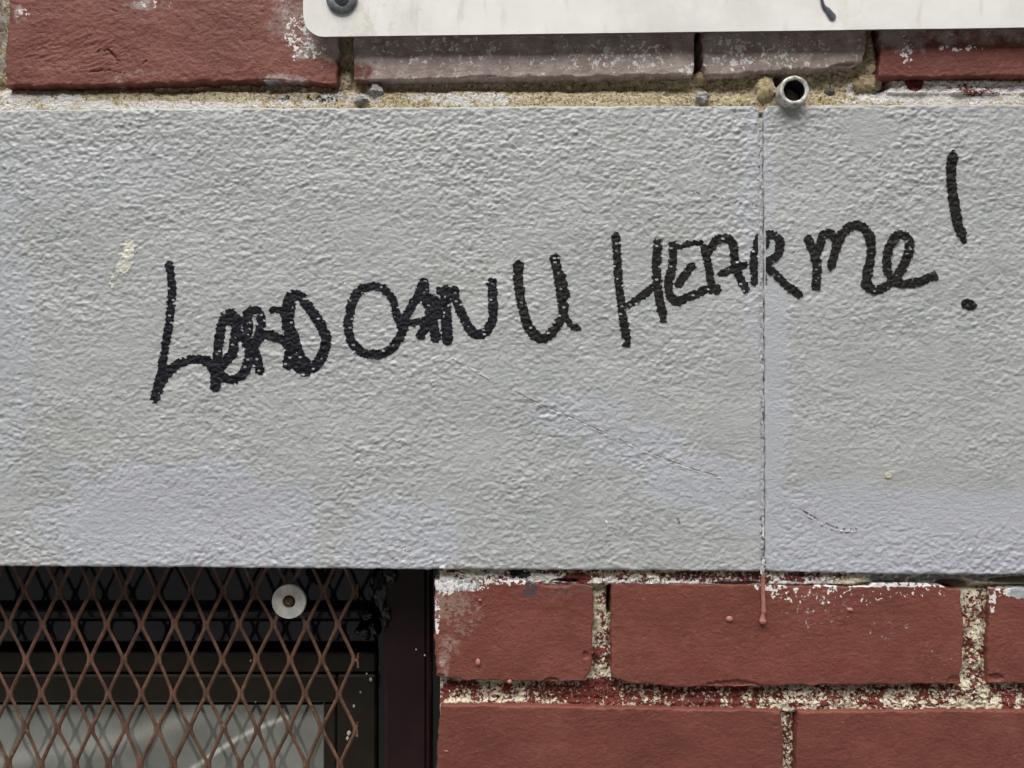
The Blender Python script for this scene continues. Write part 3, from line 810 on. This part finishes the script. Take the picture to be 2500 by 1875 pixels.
# mortar: one gritty bed over the lintel, one under it
def breaks(pairs):
    out = []
    for a, b, c in pairs: out.append(np.arange(a, b, c))
    return np.concatenate(out + [[pairs[-1][1]]])
def px_lim(px, py): return (py > 235) & (py < 300)
def mortar_sheet(name, xs, ys, yf, depth, attrs, label):
    PX, PY = np.meshgrid(xs, ys[::-1])
    Y = yf(PX, PY)
    rough = .0007 * fbm(PX / 26, PY / 22, 400, 3, .6) + .0009 * fbm(PX / 7, PY / 6.5, 410, 2, .6)
    Y = Y - rough
    Y = np.maximum(Y, np.where(px_lim(PX, PY), .0022, -1))
    nv, nu = PX.shape
    V = np.stack([wx(PX, .006).ravel(), Y.ravel(), wz(PY, .006).ravel()], 1)
    F = grid_faces(nu, nv)
    idx = np.concatenate([np.arange(nu), (np.arange(1, nv) * nu + nu - 1), ((nv - 1) * nu + np.arange(nu - 2, -1, -1)), (np.arange(nv - 2, 0, -1) * nu)])
    low = V[idx].copy(); low[:, 1] = .095
    c = len(V) + np.arange(len(idx))
    F = np.concatenate([F, np.stack([np.roll(idx, -1), idx, c, np.roll(c, -1)], 1)])
    px = np.concatenate([PX.ravel(), PX.ravel()[idx]]); py = np.concatenate([PY.ravel(), PY.ravel()[idx]])
    return link_mesh(name, np.concatenate([V, low]), F, M_MORTAR, wall, attrs(px, py), True, label)
def up_depth(px, py):
    y = .0068 + .0010 * fbm(px / 120, py / 60, 420, 2)
    y = y - .0046 * sstep(215, 258, py) * (1 + .3 * noise(px / 40, py / 40, 9))           # swells forward to meet the lintel
    y = y - .003 * sstep(2, -6, px) * (px > -60)
    y = y - .004 * sstep(2140, 2165, px) * sstep(192, 205, py) - .002 * sstep(1700, 1500, px) * sstep(215, 235, py)
    # holes: open perpends, hollow round the pipe
    y = y + .020 * ((px > 1692) & (px < 1716)) * sstep(176, 168, py)
    y = y + .014 * regions(px, py, [(2148, 95, 16, 60, 1), (2152, 210, 16, 12, 1), (1906, 205, 16, 34, 1), (2160, 150, 8, 45, .8)])
    y = y - .005 * regions(px, py, [(1868, 225, 26, 34, 1), (1712, 190, 14, 14, 1), (2122, 150, 14, 50, .7), (843, 195, 18, 30, .5)])
    return y
def up_attr(px, py):
    white = regions(px, py, [(60, 245, 200, 34, .60), (300, 262, 400, 12, .58), (1150, 245, 180, 20, .52), (850, 245, 90, 22, .50), (2300, 228, 260, 40, .66), (2100, 250, 80, 14, .5), (700, 258, 150, 10, .5), (-20, 100, 40, 200, .5)])
    red = regions(px, py, [(2225, 205, 22, 24, .85), (2380, 228, 60, 16, .47), (2330, 215, 50, 14, .40), (450, 226, 60, 8, .42), (90, 258, 30, 10, .35)])
    return {'white': white, 'red': red, 'cream': .25 * sstep(2100, 2200, px), 'black': regions(px, py, [(790, 240, 50, 18, .40), (690, 240, 40, 16, .34)]), 'grey': regions(px, py, [(700, 240, 60, 16, .42), (810, 245, 40, 14, .40)])}
mortar_sheet('mortar_bed', breaks([(-1300, -60, 25), (-60, 2570, 2.8), (2570, 3800, 25)]), breaks([(-950, -60, 25), (-60, 60, 12), (60, 190, 4.5), (190, 281, 2.6)]), up_depth, .09, up_attr, 'sandy ochre mortar with white paint remnants above the lintel')
def lo_depth(px, py):
    y = .0082 + .0008 * fbm(px / 120, py / 60, 430, 2) - .0046 * sstep(1432, 1422, py)
    y = y - .0018 * sstep(1706, 1716, py) * (py < 1740)
    y = y + .0020 * sstep(2060, 2160, px) * (py < 1440)
    y = y + .010 * regions(px, py, [(2150, 1424, 50, 5, 1), (2330, 1425, 40, 12, 1), (2480, 1416, 60, 7, .8), (1290 + 90, 1417, 26, 5, .6), (1800, 1421, 50, 3, .7)])
    y = y + .012 * ((px > 1482) & (px < 1494) & (py > 1425) & (py < 1500)) + .010 * ((px > 1940) & (px < 1950) & (py > 1735))
    y = y - .0030 * regions(px, py, [(1470, 1560, 14, 120, .5), (2380, 1560, 20, 110, .8), (2385, 1690, 40, 26, .8)])
    return y
def lo_attr(px, py):
    red = regions(px, py, [(1800, 1695, 1100, 46, .50), (1650, 1697, 320, 40, .56), (1440, 1697, 140, 40, .60), (1150, 1690, 60, 40, .5), (1930, 1820, 26, 160, .52), (2385, 1560, 44, 150, .50), (2500, 1700, 110, 40, .55),
                           (1470, 1590, 30, 80, .52), (1475, 1460, 26, 70, .47), (1180, 1405, 90, 16, .46), (1410, 1408, 36, 16, .68), (1700, 1403, 340, 18, .50), (1960, 1404, 120, 16, .48), (1950, 1405, 60, 16, .58), (1550, 1410, 30, 10, .5), (2150, 1690, 200, 44, .52), (1110, 1690, 30, 30, .56), (1860, 1410, 30, 14, .5)])
    red = np.maximum(red, .47 * sstep(1402, 1396, py))
    white = regions(px, py, [(1250, 1410, 260, 14, .62), (1750, 1414, 360, 12, .66), (1150, 1412, 100, 12, .7), (2385, 1500, 40, 130, .36)])
    white = white * (1 - sstep(2050, 2120, px) * .7)
    black = regions(px, py, [(1272, 1398, 28, 14, .72), (1380, 1414, 40, 6, .45), (2300, 1415, 60, 8, .45)])
    return {'red': red, 'white': white, 'cream': np.ones_like(px), 'black': black, 'grey': regions(px, py, [(2230, 1410, 140, 14, .66), (2430, 1408, 90, 12, .7), (2384, 1560, 10, 120, .3)])}
mortar_sheet('mortar_bed', breaks([(1074, 2570, 2.8), (2570, 3800, 25)]), breaks([(1385, 1430, 2.6), (1430, 1655, 4.0), (1655, 1740, 2.6), (1740, 1900, 4.0), (1900, 2870, 25)]), lo_depth, .09, lo_attr, 'cream mortar speckled with red paint below the lintel')

# stones standing out of the mortar
def part_lump(name, px, py, y, rx, ry, rz, seed, mat, rough=.3, label=None, parent=wall, **k):
    c = P(px, py, y)
    v, f = lump(c.x, y, c.z, rx * S, ry * S, rz * S, seed, rough, **k)
    return link_mesh(name, v, f, mat, parent, None, False if mat is M_STONE else True, label)
part_lump('pebble', 917, 223, .004, 21, 20, 19, 3, M_STONE, .55, 'angular grey stone', n=10, m=7)
part_lump('pebble', 882, 245, .002, 18, 14, 8, 4, M_STONE, .5, 'flat pale stone', n=9, m=6)
part_lump('pebble', 1716, 239, .002, 17, 16, 15, 5, M_STONE, .3, 'rounded grey stone', n=16, m=10)
part_lump('pebble', 2025, 225, .005, 13, 10, 9, 6, M_STONE_DARK, .25, 'dark oval pebble')
for k, (x, y_, s) in enumerate([(640, 236, 9), (743, 222, 8), (760, 247, 10), (385, 250, 7), (470, 240, 8), (655, 225, 6), (1290, 250, 7), (1100, 238, 6), (985, 250, 7), (1390, 215, 6), (2080, 244, 6), (290, 254, 7), (1560, 235, 6)]):
    part_lump('pebble', x, y_, .0045, s * 1.2, s, s * .8, 20 + k, [M_STONE, M_CREAMSTAIN, M_CREAMSTAIN][k % 3], .5, n=9, m=6)
# mortar crumbs bulging beside the pipe
crumb = flat_mat('sandy_mortar_crumb', (.38, .29, .16), (.54, .45, .28), 300, .9, 1.0, dist=.001)
part_lump('mortar_lump', 1866, 224, .004, 24, 22, 30, 40, crumb, .35, n=30, m=20, scale=2.5)
part_lump('mortar_lump', 1712, 193, .005, 13, 14, 16, 41, crumb, .35, n=24, m=16, scale=2.5)
part_lump('mortar_lump', 2118, 205, .006, 34, 16, 22, 42, crumb, .4, n=30, m=20, scale=2.8)

# red paint drip hanging from the joint down the brick
dr = []
yd = Y_BR_L - .0009
pts = [(1861, 1392, 3), (1862, 1405, 5), (1863, 1430, 5.5), (1863, 1455, 5), (1864, 1480, 5), (1864, 1492, 6.5), (1863, 1500, 4.5), (1862, 1508, 6), (1862, 1516, 9), (1862, 1523, 6)]
V, F = [], []
line = catmull([(p[0], p[1]) for p in pts], 5); rads = np.interp(np.linspace(0, 1, len(line)), np.linspace(0, 1, len(pts)), [p[2] for p in pts])
for (x, y_), r_ in zip(line, rads):
    for a in range(14):
        t = 2 * math.pi * a / 14
        V.append((wx(x, yd) + r_ * S * math.cos(t), yd - (.0016 if y_ < 1420 else 0) * (1420 - min(y_, 1420)) / 28 + r_ * S * .8 * math.sin(t), wz(y_, yd)))
for i in range(len(line) - 1):
    for a in range(14):
        b = (a + 1) % 14
        F.append((i * 14 + a, (i + 1) * 14 + a, (i + 1) * 14 + b, i * 14 + b))
F.append(tuple(range((len(line) - 1) * 14, len(line) * 14))[::-1])
link_mesh('paint_drip', V, F, M_REDDRIP, wall, None, True, 'long glossy red paint drip under the lintel joint')
for k, (x, y_, rx, rz) in enumerate([(1167, 1617, 6, 9), (1244, 1664, 6, 5), (1090, 1832, 9, 2.5), (1165, 1832, 8, 4), (1172, 1465, 4, 3), (2075, 1488, 7, 5), (1781, 1511, 9, 7)]):
    part_lump('paint_drip', x, y_, Y_BR_L - .0001, rx, 5, rz, 60 + k, M_REDDRIP, .2)

# ------------------------------------------------------------------ metal sheet (blank sign) fixed over the bricks
Y_SIGN = -.0095
sign = empty('sign_plate', P(2200, 80, Y_SIGN), 'weathered cream enamel metal sign sheet with rounded corner across the top of the wall', 'sign')
def rounded_poly():
    pts = []
    x0, x1, yt = 740, 3700, -900
    yb = lambda x: 90 - (x - 740) * (23 / 1760.0)
    R = 52
    pts.append((x0, yt))
    for k in range(13):
        t = math.pi + (math.pi / 2) * k / 12
        pts.append((x0 + R + R * math.cos(t), (yb(x0) - R) - R * math.sin(t)))
    for x in np.linspace(x0 + R + 40, x1, 30): pts.append((x, yb(x)))
    pts.append((x1, yt))
    return pts
pp = rounded_poly()
def plate_grid():
    xs = breaks([(740, 800, 4), (800, 2570, 12), (2570, 3700, 60)]); 
    V, F, at = [], [], []
    yb = lambda x: 90 - (x - 740) * (23 / 1760.0) - (52 - math.sqrt(max(0, 52 ** 2 - (792 - x) ** 2)) if x < 792 else 0)
    rows = 14
    t_ = .0016
    for sy in (0, 1):
        for x in xs:
            b = yb(x)
            for k in range(rows):
                yy = b - 3 * (1 - sy * 0) * 0 - (k / (rows - 1)) ** 2 * (b + 900)
                warp = .0004 * float(noise(x / 300, yy / 300, 500))
                V.append((wx(x, Y_SIGN), Y_SIGN + warp + sy * t_, wz(yy, Y_SIGN)))
                at.append(1.0 * math.exp(-((x - 900) / 90) ** 2) + .5 * math.exp(-((x - 2080) / 40) ** 2))
    n = len(xs)
    for i in range(n - 1):
        for k in range(rows - 1):
            a = i * rows + k
            F.append((a, a + rows, a + rows + 1, a + 1))
            a2 = a + n * rows
            F.append((a2, a2 + 1, a2 + rows + 1, a2 + rows))
    # rim
    edge = [i * rows for i in range(n)]
    rim = [(edge[i], edge[i] + n * rows, edge[i + 1] + n * rows, edge[i + 1]) for i in range(n - 1)]
    rim += [(k, k + 1, k + 1 + n * rows, k + n * rows) for k in range(rows - 1)]
    return V, F, at, rim
V, F, at, rim = plate_grid()
link_mesh('plate', V, F, M_PLATE, sign, {'grime': at}, True)
link_mesh('plate_edge', V, rim, M_PLATE_EDGE, sign, None, False)
c = P(835, -3, Y_SIGN)
prof = [(.0005 * 0 + .0001, -.0036), (.0022, -.0034), (.0036, -.0026), (.0043, -.0014), (.0045, -.0012)]
sc = link_mesh('screw', *lathe([(r, Y_SIGN + y) for r, y in prof], c.x, c.z, 32), M_STEEL, sign)
link_mesh('screw_washer', *lathe([(.0044, Y_SIGN - .0014), (.0080, Y_SIGN - .0018), (.0088, Y_SIGN - .0012), (.0089, Y_SIGN - .0002), (.0089, Y_SIGN + .0004)], c.x, c.z, 48), M_STEEL, sc)
# dried blue-grey paint run on the sheet
M_BLUERUN = flat_mat('dried_slate_paint', (.045, .055, .075), (.09, .10, .13), 300, .4)
pts = [(2000, -40, 3), (2008, 10, 4), (2020, 26, 7), (2032, 42, 9), (2036, 48, 5)]
V, F = [], []
line = catmull([(p[0], p[1]) for p in pts], 6); rads = np.interp(np.linspace(0, 1, len(line)), np.linspace(0, 1, len(pts)), [p[2] for p in pts])
for i, ((x, y_), r_) in enumerate(zip(line, rads)):
    q = line[min(i + 1, len(line) - 1)] - line[max(i - 1, 0)]; q = q / (np.hypot(*q) + 1e-9)
    for a in range(7):
        s_ = -1 + 2 * a / 6
        V.append((wx(x - q[1] * r_ * s_, Y_SIGN), Y_SIGN - .00045 - .0003 * (1 - s_ * s_), wz(y_ + q[0] * r_ * s_, Y_SIGN)))
for i in range(len(line) - 1):
    for a in range(6): F.append((i * 7 + a, (i + 1) * 7 + a, (i + 1) * 7 + a + 1, i * 7 + a + 1))
link_mesh('paint_run', V, F, M_BLUERUN, sign, None, True, 'slate blue run of dried paint')

# ------------------------------------------------------------------ pipe stub
pc = P(1940, 220, -.006)
pipe = empty('pipe_stub', (pc.x, .01, pc.z), 'open end of a small grey metal pipe sticking out of the mortar joint', 'pipe')
link_mesh('tube', *lathe([(.0085, .03), (.0086, -.0045), (.0083, -.0056), (.0080, -.0060), (.0063, -.0059), (.0060, -.0054)], pc.x, pc.z, 56, .035, 3), M_PIPE, pipe)
link_mesh('bore', *lathe([(.0060, -.0054), (.0059, .0), (.0058, .03), (.0001, .031)], pc.x, pc.z, 56, .03, 3), M_PIPE_IN, pipe)

# ------------------------------------------------------------------ window behind the screen
win = empty('window', P(300, 2700, .06), 'dark painted window frame with dusty pane in the recess under the lintel', 'window', 'thing')
def bar(name, x0, y0, x1, y1, yf, th, mat, b=.0012, label=None, par=None):
    a = P(x0, y1, yf); c_ = P(x1, y0, yf)
    v, f = box_mesh(a.x, c_.x, yf, yf + th, a.z, c_.z, b)
    return link_mesh(name, v, f, mat, par or win, None, False, label)
XL, YB = -1300, 2800
bar('head_panel', XL, 1250, 935, 1489, .062, .02, M_BLACKFRAME)
bar('head_bead', XL, 1489.5, 925, 1512, .050, .03, M_TAR)
bar('head_rail', XL, 1512.5, 918, 1568, .056, .03, M_BLACKFRAME)
bar('head_groove', XL, 1568.5, 916, 1594, .070, .02, M_BLACKFRAME)
bar('sash_rail', XL, 1594.5, 918, 1643, .060, .03, M_BROWNFRAME)
bar('sash_rail', XL, 1648, 821, 1716, .0605, .03, M_BROWNFRAME)
bar('sash_stile', 822.5, 1648, 918, YB, .060, .03, M_BROWNFRAME)
bar('glazing_bead', 789, 1717.5, 821, YB, .063, .03, M_BROWNFRAME)
bar('glazing_gasket', XL, 1716.3, 788.5, 1723, .064, .02, M_TAR)
bar('jamb_reveal', 919, 1250, 942, YB, .066, .03, M_TAR)
# steel jamb post
bar('post', 936, 1250, 1046, YB, .030, .075, M_POST, .0025)
bar('post_edge', 1040, 1250, 1052, YB, .028, .03, M_POST, .002)
bar('post_return', 1052, 1250, 1110, YB, .036, .06, M_TAR, .001)
# pane, its bright reflection streaks painted in through a colour mask
xs = np.linspace(XL, 795, 500); ys = np.concatenate([np.linspace(YB, 1900, 20)[:-1], np.linspace(1900, 1716, 60)])
PX, PY = np.meshgrid(xs, ys)
painted_glare = np.zeros(PX.shape)
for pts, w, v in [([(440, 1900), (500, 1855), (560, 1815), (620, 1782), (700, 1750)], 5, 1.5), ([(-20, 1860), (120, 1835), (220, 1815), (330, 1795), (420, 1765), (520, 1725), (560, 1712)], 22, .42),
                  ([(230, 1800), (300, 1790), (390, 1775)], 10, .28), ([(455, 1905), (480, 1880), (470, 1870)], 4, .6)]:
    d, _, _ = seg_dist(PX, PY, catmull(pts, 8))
    painted_glare = np.maximum(painted_glare, v * np.exp(-(d / w) ** 2))
V = np.stack([wx(PX, .071).ravel(), np.full(PX.size, .071), wz(PY, .071).ravel()], 1)
link_mesh('pane', V, grid_faces(len(xs), len(ys)), M_PANE, win, {'streak': painted_glare.ravel()}, True)
bar('light_seal_board', XL, 1200, 1100, YB, .10, .01, M_BLACKFRAME)  # unseen board added behind the window to stop light leaking in
# lumps of sealant in the corner
parts = []
for k, (x, y_, rx, rz, yy) in enumerate([(912, 1425, 12, 45, .054), (935, 1440, 24, 55, .036), (945, 1500, 13, 30, .032), (915, 1530, 18, 22, .048), (890, 1540, 26, 12, .050), (955, 1400, 22, 26, .032), (900, 1500, 20, 14, .048)]):
    cc = P(x, y_, yy); parts.append(lump(cc.x, yy, cc.z, rx * S, 22 * S, rz * S, 80 + k, .28, 30, 20, 1.6))
V, F = join(parts)
link_mesh('sealant', V, F, M_TAR, win, None, True, 'lumpy glossy black sealant in the upper corner')
# flecks
for k, (x, y_, s) in enumerate([(905, 1660, 4), (852, 1790, 5), (848, 1803, 4), (864, 1724, 3), (1037, 1600, 2), (1016, 1586, 1.6), (612, 1613, 2.2), (624, 1714, 1.6), (895, 1645, 2), (880, 1690, 2)]):
    yy = .0595 if x < 930 else .0292
    part_lump('paint_fleck', x, y_, yy, s * 1.1, s * .5, s * 1.4, 90 + k, M_FLECK, .5, parent=win, n=8, m=6)

# ------------------------------------------------------------------ expanded metal security screen
Y_SC = .026
screen = empty('security_screen', P(300, 2700, Y_SC), 'rusty brown expanded metal diamond screen in front of the window', 'screen')
PITCH, ROW = 80.6, 84.6
def node(i, r):     # i-th node of row r; odd rows shifted half a pitch
    dx = 2.3 * math.sin(i * 1.7 + r * .9); dz = 2.0 * math.sin(i * 2.3 + r * 1.3)
    return (21.5 + PITCH * i + (40.3 if r % 2 else 0) + dx, 1526 + ROW * r + dz)
V, F = [], []
def sweep(pts, w, th, twist):
    """one strand: flat bar with softened corners following pts (wall units)"""
    global V, F
    prof = []
    for a in range(8):
        t = math.pi * (a + .5) / 4
        prof.append((math.copysign(min(abs(math.cos(t)) * 1.15, 1), math.cos(t)), math.copysign(min(abs(math.sin(t)) * 1.15, 1), math.sin(t))))
    base = len(V); n = len(pts)
    for i in range(n):
        p = np.array(pts[i][:2]); q = np.array(pts[min(i + 1, n - 1)][:2]) - np.array(pts[max(i - 1, 0)][:2])
        q = q / (np.hypot(*q) + 1e-9)
        nx, ny = -q[1], q[0]
        tw = twist * pts[i][3]
        for a, b in prof:
            s_ = a * w / 2; d_ = b * th / 2
            s2 = s_ * math.cos(tw) - d_ * math.sin(tw); d2 = s_ * math.sin(tw) + d_ * math.cos(tw)
            s2 *= 1
            V.append((wx(p[0] + nx * s2, Y_SC), Y_SC + pts[i][2] + d2 * S, wz(p[1] + ny * s2, Y_SC)))
    for i in range(n - 1):
        for a in range(8):
            b = (a + 1) % 8
            F.append((base + i * 8 + a, base + i * 8 + b, base + (i + 1) * 8 + b, base + (i + 1) * 8 + a))
    F.append(tuple(base + a for a in range(8))); F.append(tuple(base + (n - 1) * 8 + a for a in range(8))[::-1])
OFF = 3.6
for i in range(-16, 11):
    for side in (-1, 1):           # strand left and right of every column of nodes on even rows
        pts = []
        for r in range(-3, 15):
            if r % 2 == 0:
                x, y_ = node(i, r); cx_, s_ = x + side * OFF, 1
            else:
                x, y_ = node(i if side > 0 else i - 1, r); cx_, s_ = x - side * OFF, -1
            pts.append((cx_, y_, side * s_))
        full = []
        for k in range(len(pts) - 1):
            (xa, ya, sa), (xb, yb, sb) = pts[k], pts[k + 1]
            if max(xa, xb) > 884: continue
            for t, wgt in ((0, 0), (.09, 0), (.2, .8), (.5, 1), (.8, .8), (.91, 0)):
                u = (t - .09) / .82
                u = min(max(u, 0), 1)
                lean = .0009 * (1 if xb > xa else -1) * math.sin(math.pi * t)
                full.append((xa + (xb - xa) * u, ya + (yb - ya) * t, lean * .5, (1 if xb > xa else -1) * .45 * wgt))
            nxt = pts[k + 2] if k + 2 < len(pts) else None
            if nxt is None or max(xb, nxt[0]) > 884:
                full.append((xb, yb, 0, 0)); 
                if len(full) > 2: sweep(full, 9.0, 5.5, 1)
                full = []
        if len(full) > 2: sweep(full, 9.0, 5.5, 1)
# cut tips where the sheet was sheared
for x, y_ in ((873, 1612), (871, 1780), (872, 1443)):
    sweep([(x - 9, y_ - 1, 0, 0), (x, y_ - 2, 0, 0), (x + 1, y_ - 10, 0, 0), (x + 2, y_ - 17, 0, 0)], 5, 4, 0)
    sweep([(x - 9, y_ + 1, 0, 0), (x, y_ + 2, 0, 0), (x + 1, y_ + 10, 0, 0), (x + 1, y_ + 18, 0, 0)], 5, 4, 0)
link_mesh('diamond_mesh', V, F, M_SCREEN, screen, None, True)
Y_WA = Y_SC - .0035
wc = P(705, 1469, Y_WA)
wr = 42 * S * (D + Y_WA) / D; hr = 15.5 * S * (D + Y_WA) / D
wsh = link_mesh('washer', *lathe([(hr, Y_WA + .0016), (hr, Y_WA + .0003), (hr * 1.04, Y_WA), (wr * .97, Y_WA - .0001), (wr, Y_WA + .0004), (wr, Y_WA + .0016), (hr, Y_WA + .0016)], wc.x, wc.z, 64, .004, 2), M_WASHER, screen, None, False, 'round pale zinc washer')
link_mesh('screw', *lathe([(.0001, Y_WA + .0012), (.0010, Y_WA + .0012), (.0026, Y_WA + .001), (.0031, Y_WA + .0018), (.0031, Y_WA + .012)], wc.x - .0006, wc.z - .0004, 24), M_SCREW, wsh)
v, f = box_mesh(wc.x - .0018, wc.x + .0002, Y_WA + .0007, Y_WA + .0012, wc.z - .0016, wc.z - .0010, .0002)
link_mesh('screw_slot', v, f, M_BRASS, wsh, None, False)
print('triangles about', sum(len(m.polygons) * 2 for m in bpy.data.meshes))
